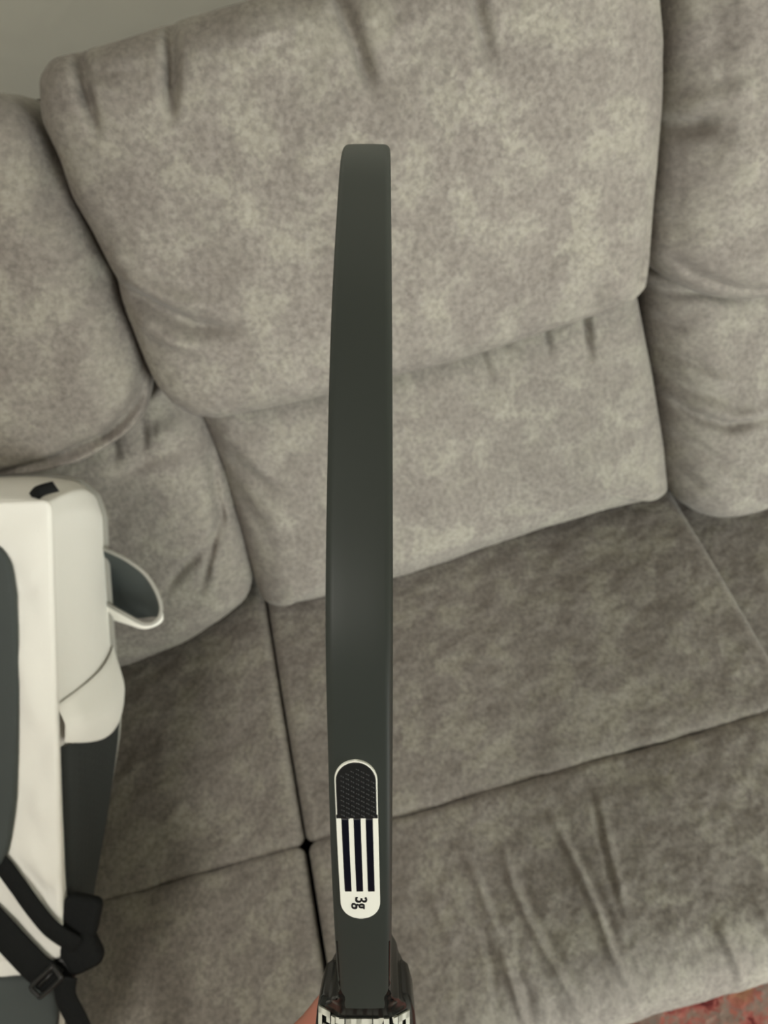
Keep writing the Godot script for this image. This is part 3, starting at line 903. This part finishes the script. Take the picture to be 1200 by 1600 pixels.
func build_paddle() -> void:
	var px := Transform3D(Basis(Vector3(0.96356, -0.140128, 0.22785), Vector3(0.26731, 0.473092, -0.839482), Vector3(0.009841, 0.869798, 0.49331)), Vector3(0.139118, 1.119896, 0.53552))
	var pad := thing("paddle", "black paddle seen edge-on, held upright in front of the grey sofa", "paddle", px)
	# outline of the head, one side up and the other down
	var path := PackedVector2Array()
	for i in 121:
		var f := float(i) / 120.0
		var y := lerpf(-0.0285, 0.298, 1.0 - pow(1.0 - f, 1.6))
		path.append(Vector2(y, hw(y)))
	for i in range(119, -1, -1):
		path.append(Vector2(path[i].x, -path[i].y))
	# face slab
	var poly := PackedVector2Array()
	for i in path.size():
		poly.append(Vector2(path[i].x, path[i].y * 0.97))
	var tri := Geometry2D.triangulate_polygon(poly)
	var st := SurfaceTool.new()
	st.begin(Mesh.PRIMITIVE_TRIANGLES)
	st.set_smooth_group(-1)
	for s in [1.0, -1.0]:
		for k in range(0, tri.size(), 3):
			var q := [tri[k], tri[k + 1], tri[k + 2]]
			var ar := (poly[q[1]] - poly[q[0]]).cross(poly[q[2]] - poly[q[0]])
			if (ar > 0.0) == (s > 0.0):
				q.reverse()
			for v in q:
				st.add_vertex(Vector3(s * 0.008, poly[v].x, poly[v].y))
	st.generate_normals()
	part("paddle_face", st.commit(), M.face, pad)
	# edge guard: a U section round the rim
	var sec := [[-0.0080, -0.0100], [-0.0088, -0.0100], [-0.0090, -0.0096]]
	for k in 7:
		var a := PI / 2.0 * k / 6.0
		sec.append([-0.0090 + 0.0024 * (1.0 - cos(a)), -0.0024 + 0.0024 * sin(a)])
	sec.append([-0.003, 0.00012])
	sec.append([0.003, 0.00012])
	for k in 7:
		var a := PI / 2.0 * (1.0 - k / 6.0)
		sec.append([0.0090 - 0.0024 * (1.0 - cos(a)), -0.0024 + 0.0024 * sin(a)])
	sec += [[0.0090, -0.0096], [0.0088, -0.0100], [0.0080, -0.0100]]
	var rows := []
	for i in path.size():
		var t := (path[mini(i + 1, path.size() - 1)] - path[maxi(i - 1, 0)]).normalized()
		var nn := Vector2(-t.y, t.x)
		var row := PackedVector3Array()
		for e in sec:
			var q: Vector2 = path[i] + nn * e[1]
			row.append(Vector3(e[0], q.x, q.y))
		rows.append(row)
	part("edge_guard", grid_mesh(rows, false, false), M.guard, pad)
	# throat: the guard's end runs down into the handle, with shallow ridges
	var secs := []
	for i in 41:
		var y := lerpf(0.004, -0.034, i / 40.0)
		var f := float(i) / 40.0
		var rip := 0.00025 * sin(i * 1.25) * smoothstep(0.45, 0.55, f) * (1.0 - smoothstep(0.8, 0.95, f))
		secs.append([y, 0.0082 + rip + 0.0006 * smoothstep(0.6, 0.7, f), lerpf(0.0085, 0.0152, smoothstep(0.62, 1.0, f)) + rip * 1.5, hw(y) - 0.0006 + 0.0006 * smoothstep(0.6, 0.7, f)])
	part("throat", loft(secs), M.throat, pad)
	# rubber collar with the lettering
	var col := part("collar", loft([[-0.0290, 0.0085, 0.0146, 0.0195], [-0.0300, 0.0090, 0.0160, 0.0206], [-0.035, 0.0092, 0.0176, 0.0210], [-0.050, 0.0092, 0.0190, 0.0212], [-0.056, 0.0092, 0.0190, 0.0212], [-0.0575, 0.0085, 0.018, 0.0202]]), M.throat, pad)
	lettering(col)
	# wrapped grip and butt cap
	var wrap_s := []
	for i in 81:
		var y := lerpf(-0.055, -0.150, i / 80.0)
		var rip := 0.0005 * absf(sin(i * 0.42))
		wrap_s.append([y, 0.0085, 0.0172 - rip, 0.0188 - rip])
	var grip := part("grip", loft(wrap_s), M.grip, pad)
	part("butt_cap", loft([[-0.148, 0.009, 0.0185, 0.020], [-0.151, 0.009, 0.0195, 0.0215], [-0.158, 0.009, 0.0195, 0.0215], [-0.160, 0.007, 0.0165, 0.019]]), M.throat, grip)
	# edge weight: a pill with a ribbed black end and three dark stripes
	var y0 := 0.0150
	var y1 := 0.0672
	var half := 0.0060
	var cx := func(y: float) -> float: return lerpf(-0.0004, -0.0013, (y - y0) / (y1 - y0))
	var pill := func(y: float, inset: float) -> Vector2:
		var hh := half - inset
		var d := minf(y - y0 - inset, y1 - inset - y)
		var w := hh if d > hh else sqrt(maxf(0.0, hh * hh - (hh - d) * (hh - d)))
		return Vector2(cx.call(y) - w, cx.call(y) + w)
	var ws := part("edge_weight", rim_patch(y0 + 0.00002, y1 - 0.00002, func(y: float) -> Vector2: return pill.call(y, 0.0), -0.0002, 0.0009, 120), M.strip_white, pad)
	ws.set_meta("label", "small white edge weight with three dark stripes and a ribbed black end")
	var cut := 0.0502
	var cap := part("ribbed_end", rim_patch(cut, y1 - 0.00045, func(y: float) -> Vector2: return pill.call(y, 0.0004 if y > cut + 0.001 else 0.0001), 0.0005, 0.0012, 60), M.strip_black, ws)
	# diagonal ribs of the black end, joined: each is a pixel or two
	var rs := SurfaceTool.new()
	rs.begin(Mesh.PRIMITIVE_TRIANGLES)
	for k in range(-9, 14):
		for g in 9:
			var c := cut + 0.0006 + k * 0.00145
			var xa := -half + 0.0014 * g
			var ya := c + (half - xa) * 0.55
			var xm := xa + 0.0005
			var sd: Vector2 = pill.call(clampf(ya, cut, y1 - 0.0006), 0.0010)
			if ya < cut + 0.0006 or ya > y1 - 0.0010 or xm < sd.x or xm + 0.0006 > sd.y:
				continue
			var a := rim_point(ya, xm, 0.00118)
			var b := rim_point(ya - 0.0006, xm + 0.0010, 0.00118)
			var up := (rim_point(ya, xm, 0.0016) - a)
			var sdv := (b - a).cross(up).normalized() * 0.00022
			var pr := [a - sdv, a + sdv, b + sdv, b - sdv]
			var tp := [a + up, b + up]
			for f in [[pr[0], tp[0], tp[1]], [pr[0], tp[1], pr[3]], [pr[1], pr[2], tp[1]], [pr[1], tp[1], tp[0]], [pr[0], pr[1], tp[0]], [pr[3], tp[1], pr[2]]]:
				for v in f:
					rs.add_vertex(v)
	rs.generate_normals()
	var rb := part("ribs", rs.commit(), M.strip_black, ws)
	rb.set_meta("kind", "stuff")
	for k in 3:
		part("stripe", rim_patch(0.0256, cut - 0.0001, func(y: float) -> Vector2:
			var c: float = cx.call(y) + (k - 1) * half * 2.0 * 2.0 / 7.0
			return Vector2(c - half / 5.8, c + half / 5.8), 0.0008, 0.00106, 30), M.strip_navy, ws)
	var tm := TextMesh.new()
	tm.text = "3g"
	var sf := SystemFont.new()
	sf.font_names = PackedStringArray(["Droid Sans"])
	sf.font_weight = 600
	tm.font = sf
	tm.font_size = 32
	tm.pixel_size = 0.0050 / 32.0
	tm.depth = 0.0002
	var o := rim_point(0.0213, -0.0003, 0.00098)
	var yy := (rim_point(0.0223, 0, 0) - rim_point(0.0203, 0, 0)).normalized()
	var zz := Vector3.RIGHT.cross(yy)
	# the figures read down the rim, their tops to the right
	part("numeral", tm, M.ink, ws, Transform3D(Basis(-yy, Vector3.RIGHT, zz), o))

func lettering(col: Node3D) -> void:
	# bold block letters round the collar, tops towards the head
	var place := func(s: float, h: float, lift: float) -> Vector3:
		# walk round the octagon: flat in front, slanted at the sides
		var f := 0.0098
		var side := absf(s) - f
		var y := -0.0333 - h
		if side <= 0.0:
			return Vector3(s, y, 0.0212 + lift)
		return Vector3(signf(s) * (f + side * 0.72), y, 0.0212 - side * 0.70 + lift)
	var strokes := {
		"G": [[0, 0, 0, 9], [0, 0, 4.6, 0], [4.6, 0, 4.6, 1.6], [0, 9, 4.6, 9], [4.6, 9, 4.6, 5], [4.6, 5, 2.6, 5]],
		"a": [[0, 1, 4, 1], [4, 1, 4, 9], [4, 9, 0, 9], [0, 9, 0, 1]],
		"m": [[0, 1, 0, 9], [0, 1, 8, 1], [4, 1, 4, 9], [8, 1, 8, 9]],
	}
	var at := -0.0185
	for l in ["G", "a", "m", "m", "a"]:
		var st := SurfaceTool.new()
		st.begin(Mesh.PRIMITIVE_TRIANGLES)
		st.set_smooth_group(-1)
		for s in strokes[l]:
			var a := Vector2(s[0], s[1]) * 0.001
			var b := Vector2(s[2], s[3]) * 0.001
			var d := (b - a).normalized() * 0.00105
			var nn := Vector2(-d.y, d.x)
			var c := [a - d - nn, b + d - nn, b + d + nn, a - d + nn]
			for k in 4:
				c[k].x *= 0.92
			var top := []
			var low := []
			for k in 4:
				top.append(place.call(at + c[k].x, c[k].y, 0.0004))
				low.append(place.call(at + c[k].x, c[k].y, -0.0006))
			for f in [[top[0], top[1], top[2]], [top[0], top[2], top[3]]]:
				for v in f:
					st.add_vertex(v)
			for k in 4:
				var k2 := (k + 1) % 4
				for v in [top[k], low[k], low[k2], top[k], low[k2], top[k2]]:
					st.add_vertex(v)
		st.generate_normals()
		part("letter", st.commit(), M.letter, col)
		at += {"G": 0.0067, "a": 0.0060, "m": 0.0096}[l]

# ---------------------------------------------------------------- the hand round the grip
func build_hand() -> void:
	var px := Transform3D(Basis(Vector3(0.96356, -0.140128, 0.22785), Vector3(0.26731, 0.473092, -0.839482), Vector3(0.009841, 0.869798, 0.49331)), Vector3(0.139118, 1.119896, 0.53552))
	var bones := []
	var add := func(a: Vector3, b: Vector3, ra: float, rb: float, k: float) -> void: bones.append([a, b, ra, rb, k])
	# palm and wrist, then the forearm
	var mcp := [Vector3(-0.042, -0.080, -0.012), Vector3(-0.042, -0.100, -0.014), Vector3(-0.041, -0.119, -0.012), Vector3(-0.039, -0.136, -0.008)]
	var wrist := Vector3(-0.046, -0.185, 0.030)
	for k in 4:
		add.call(wrist + Vector3(0, 0.010 - 0.006 * k, -0.004 * k + 0.006), mcp[k], 0.016, 0.0115, 0.012)
	add.call(wrist, Vector3(-0.050, -0.21, 0.045), 0.024, 0.025, 0.015)
	add.call(Vector3(-0.050, -0.21, 0.045), Vector3(-0.075, -0.36, 0.13), 0.025, 0.036, 0.02)
	# fingers: knuckle, middle joint, end joint, tip
	var chains := [
		[mcp[0], Vector3(-0.013, -0.0555, -0.0275), Vector3(0.020, -0.068, -0.021), Vector3(0.0275, -0.073, 0.0)],
		[mcp[1], Vector3(-0.008, -0.086, -0.030), Vector3(0.023, -0.0895, -0.019), Vector3(0.0285, -0.093, 0.004)],
		[mcp[2], Vector3(-0.008, -0.106, -0.029), Vector3(0.022, -0.109, -0.018), Vector3(0.0275, -0.112, 0.003)],
		[mcp[3], Vector3(-0.010, -0.125, -0.027), Vector3(0.016, -0.127, -0.020), Vector3(0.0245, -0.129, -0.004)]]
	var rad := [0.0092, 0.0093, 0.0088, 0.0078]
	for i in 4:
		var c: Array = chains[i]
		var r: float = rad[i]
		add.call(c[0], c[1], r * 1.12, r, 0.003)
		add.call(c[1], c[2], r, r * 0.9, 0.003)
		add.call(c[2], c[3], r * 0.9, r * 0.75, 0.003)
	# thumb, leaving the side of the palm and closing over the near face
	add.call(Vector3(-0.046, -0.165, 0.034), Vector3(-0.040, -0.130, 0.030), 0.017, 0.0125, 0.010)
	add.call(Vector3(-0.040, -0.130, 0.030), Vector3(-0.014, -0.112, 0.0305), 0.0115, 0.0102, 0.004)
	add.call(Vector3(-0.014, -0.112, 0.0305), Vector3(0.013, -0.104, 0.0285), 0.0100, 0.0080, 0.003)
	var st := SurfaceTool.new()
	st.begin(Mesh.PRIMITIVE_TRIANGLES)
	surface_nets(st, bones, Vector3(-0.13, -0.40, -0.05), Vector3(0.05, -0.035, 0.18), 0.003)
	# the rest of the holder, who stands in front of the sofa behind the camera
	var w := px.affine_inverse()
	bones.clear()
	var left := func(v: Vector3) -> Vector3: return w * v
	var elbow: Vector3 = Vector3(-0.075, -0.36, 0.13)
	var sh_l: Vector3 = left.call(Vector3(-0.010, 1.36, 0.880))
	var sh_r: Vector3 = left.call(Vector3(0.350, 1.36, 0.880))
	var bl := func(a: Vector3, b: Vector3, ra: float, rb: float, k: float) -> void: bones.append([a, b, ra, rb, k])
	bl.call(left.call(Vector3(0.170, 1.00, 0.900)), left.call(Vector3(0.170, 1.30, 0.890)), 0.155, 0.165, 0.06)
	bl.call(sh_l, sh_r, 0.075, 0.075, 0.08)
	bl.call(left.call(Vector3(0.090, 0.92, 0.900)), left.call(Vector3(0.250, 0.92, 0.900)), 0.125, 0.125, 0.06)
	for x in [0.085, 0.255]:
		bl.call(left.call(Vector3(x, 0.90, 0.900)), left.call(Vector3(x, 0.50, 0.910)), 0.088, 0.060, 0.03)
		bl.call(left.call(Vector3(x, 0.50, 0.910)), left.call(Vector3(x, 0.08, 0.940)), 0.058, 0.040, 0.02)
		bl.call(left.call(Vector3(x, 0.055, 0.960)), left.call(Vector3(x, 0.05, 0.780)), 0.042, 0.036, 0.03)
	bl.call(elbow, sh_l, 0.046, 0.058, 0.04)
	bl.call(elbow, elbow.lerp(Vector3(-0.050, -0.21, 0.045), 0.35), 0.046, 0.040, 0.03)
	bl.call(sh_r, left.call(Vector3(0.45, 1.12, 0.80)), 0.058, 0.046, 0.04)
	bl.call(left.call(Vector3(0.45, 1.12, 0.80)), left.call(Vector3(0.24, 1.36, 0.68)), 0.045, 0.032, 0.03)
	var cl := SurfaceTool.new()
	cl.begin(Mesh.PRIMITIVE_TRIANGLES)
	var lo := Vector3(9, 9, 9)
	var hi := -lo
	for b in bones:
		lo = lo.min(b[0] - Vector3.ONE * 0.22).min(b[1] - Vector3.ONE * 0.22)
		hi = hi.max(b[0] + Vector3.ONE * 0.22).max(b[1] + Vector3.ONE * 0.22)
	surface_nets(cl, bones, lo, hi, 0.014)
	cl.generate_normals()
	# neck, head and the hand that holds the camera, part of the skin
	bones.clear()
	bl.call(left.call(Vector3(0.170, 1.34, 0.870)), left.call(Vector3(0.155, 1.52, 0.810)), 0.060, 0.056, 0.03)
	bl.call(left.call(Vector3(0.150, 1.60, 0.780)), left.call(Vector3(0.150, 1.67, 0.800)), 0.080, 0.086, 0.04)
	bl.call(left.call(Vector3(0.150, 1.53, 0.740)), left.call(Vector3(0.150, 1.58, 0.750)), 0.045, 0.060, 0.03)
	bl.call(left.call(Vector3(0.145, 1.62, 0.695)), left.call(Vector3(0.143, 1.575, 0.675)), 0.010, 0.015, 0.012)
	for x in [0.068, 0.232]:
		bl.call(left.call(Vector3(x, 1.63, 0.790)), left.call(Vector3(x, 1.585, 0.785)), 0.014, 0.010, 0.006)
	lo = left.call(Vector3(0.150, 1.55, 0.780)) - Vector3.ONE * 0.36
	surface_nets(st, bones, lo, lo + Vector3.ONE * 0.72, 0.006)
	st.generate_normals()
	var hand := MeshInstance3D.new()
	hand.name = "person"
	hand.mesh = st.commit()
	hand.material_override = M.skin
	hand.transform = px
	add_child(hand, true)
	hand.set_meta("label", "person with bare hand and forearm gripping the paddle handle, one finger in frame")
	hand.set_meta("category", "person")
	part("clothing", cl.commit(), M.cloth, hand)
	bones.clear()
	bl.call(left.call(Vector3(0.150, 1.66, 0.825)), left.call(Vector3(0.150, 1.70, 0.810)), 0.092, 0.080, 0.03)
	bl.call(left.call(Vector3(0.150, 1.60, 0.855)), left.call(Vector3(0.150, 1.66, 0.840)), 0.062, 0.080, 0.03)
	var hs := SurfaceTool.new()
	hs.begin(Mesh.PRIMITIVE_TRIANGLES)
	lo = left.call(Vector3(0.150, 1.65, 0.820)) - Vector3.ONE * 0.2
	surface_nets(hs, bones, lo, lo + Vector3.ONE * 0.4, 0.008)
	hs.generate_normals()
	part("hair", hs.commit(), M.hair, hand)
	for x in [0.12, 0.18]:
		var eye := SphereMesh.new()
		eye.radius = 0.012
		eye.height = 0.024
		part("eye", eye, M.letter, hand, Transform3D(Basis(), left.call(Vector3(x, 1.622, 0.712))))
	part("mouth", soft_box(Vector3(0.045, 0.012, 0.012), 0.005), M.lips, hand, Transform3D(w.basis, left.call(Vector3(0.147, 1.545, 0.692))))
	# the phone that takes the picture, its lens at the camera
	var ph := thing("phone", "black phone held upright in front of the standing person, above the paddle", "phone", Transform3D(Basis(Vector3(0.96356, -0.140128, 0.22785), Vector3(0.266443, 0.578121, -0.771222), Vector3(-0.023655, 0.803828, 0.594391)), Vector3(0.177457, 1.43859, 0.598354)))
	var body := part("body", soft_box(Vector3(0.074, 0.150, 0.008), 0.004), M.hair, ph, Transform3D(Basis(), Vector3(-0.012, -0.052, 0.010)))
	part("screen", soft_box(Vector3(0.068, 0.144, 0.001), 0.0004), M.throat, body, Transform3D(Basis(), Vector3(0, 0, 0.0045)))

func surface_nets(st: SurfaceTool, bones: Array, lo: Vector3, hi: Vector3, cell: float) -> void:
	var nx := int((hi.x - lo.x) / cell) + 1
	var ny := int((hi.y - lo.y) / cell) + 1
	var nz := int((hi.z - lo.z) / cell) + 1
	var field := PackedFloat32Array()
	field.resize(nx * ny * nz)
	field.fill(0.05)
	for b in bones:
		var a: Vector3 = b[0]
		var e: Vector3 = b[1]
		var ra: float = b[2]
		var rb: float = b[3]
		var kk: float = b[4]
		var pad := maxf(ra, rb) + kk + cell * 3.0
		var p0 := ((a.min(e) - Vector3.ONE * pad - lo) / cell).floor()
		var p1 := ((a.max(e) + Vector3.ONE * pad - lo) / cell).ceil()
		var ab := e - a
		var l2 := ab.length_squared()
		for z in range(maxi(0, int(p0.z)), mini(nz, int(p1.z) + 1)):
			for y in range(maxi(0, int(p0.y)), mini(ny, int(p1.y) + 1)):
				for x in range(maxi(0, int(p0.x)), mini(nx, int(p1.x) + 1)):
					var p := lo + Vector3(x, y, z) * cell
					var t := clampf((p - a).dot(ab) / l2, 0.0, 1.0)
					var d := p.distance_to(a + ab * t) - lerpf(ra, rb, t)
					var at := (z * ny + y) * nx + x
					var f := field[at]
					var h := maxf(kk - absf(f - d), 0.0) / kk
					field[at] = minf(f, d) - h * h * kk * 0.25
	var index := {}
	var verts := PackedVector3Array()
	for z in nz - 1:
		for y in ny - 1:
			for x in nx - 1:
				var at := (z * ny + y) * nx + x
				var sum := Vector3.ZERO
				var cnt := 0
				var f0 := field[at]
				if f0 > cell * 3.0:
					continue
				for e in EDGES:
					var fa := field[at + e[0] + e[1] * nx + e[2] * nx * ny]
					var fb := field[at + e[3] + e[4] * nx + e[5] * nx * ny]
					if (fa < 0.0) != (fb < 0.0):
						var t := fa / (fa - fb)
						sum += Vector3(lerpf(e[0], e[3], t), lerpf(e[1], e[4], t), lerpf(e[2], e[5], t))
						cnt += 1
				if cnt > 0:
					index[at] = verts.size()
					verts.append(lo + (Vector3(x, y, z) + sum / cnt) * cell)
	var base: int = vcount.get(st, 0)
	vcount[st] = base + verts.size()
	for v in verts:
		st.add_vertex(v)
	var step := [1, nx, nx * ny]
	for at in index:
		for ax in 3:
			var u: int = step[(ax + 1) % 3]
			var w: int = step[(ax + 2) % 3]
			var fa := field[at]
			var fb := field[at + step[ax]]
			if (fa < 0.0) == (fb < 0.0):
				continue
			if not (index.has(at - u) and index.has(at - w) and index.has(at - u - w)):
				continue
			var q := [index[at], index[at - u], index[at - u - w], index[at - w]]
			if fa < 0.0:
				q.reverse()
			for k in [0, 1, 2, 0, 2, 3]:
				st.add_index(base + q[k])

const EDGES := [[0, 0, 0, 1, 0, 0], [0, 1, 0, 1, 1, 0], [0, 0, 1, 1, 0, 1], [0, 1, 1, 1, 1, 1], [0, 0, 0, 0, 1, 0], [1, 0, 0, 1, 1, 0], [0, 0, 1, 0, 1, 1], [1, 0, 1, 1, 1, 1], [0, 0, 0, 0, 0, 1], [1, 0, 0, 1, 0, 1], [0, 1, 0, 0, 1, 1], [1, 1, 0, 1, 1, 1]]
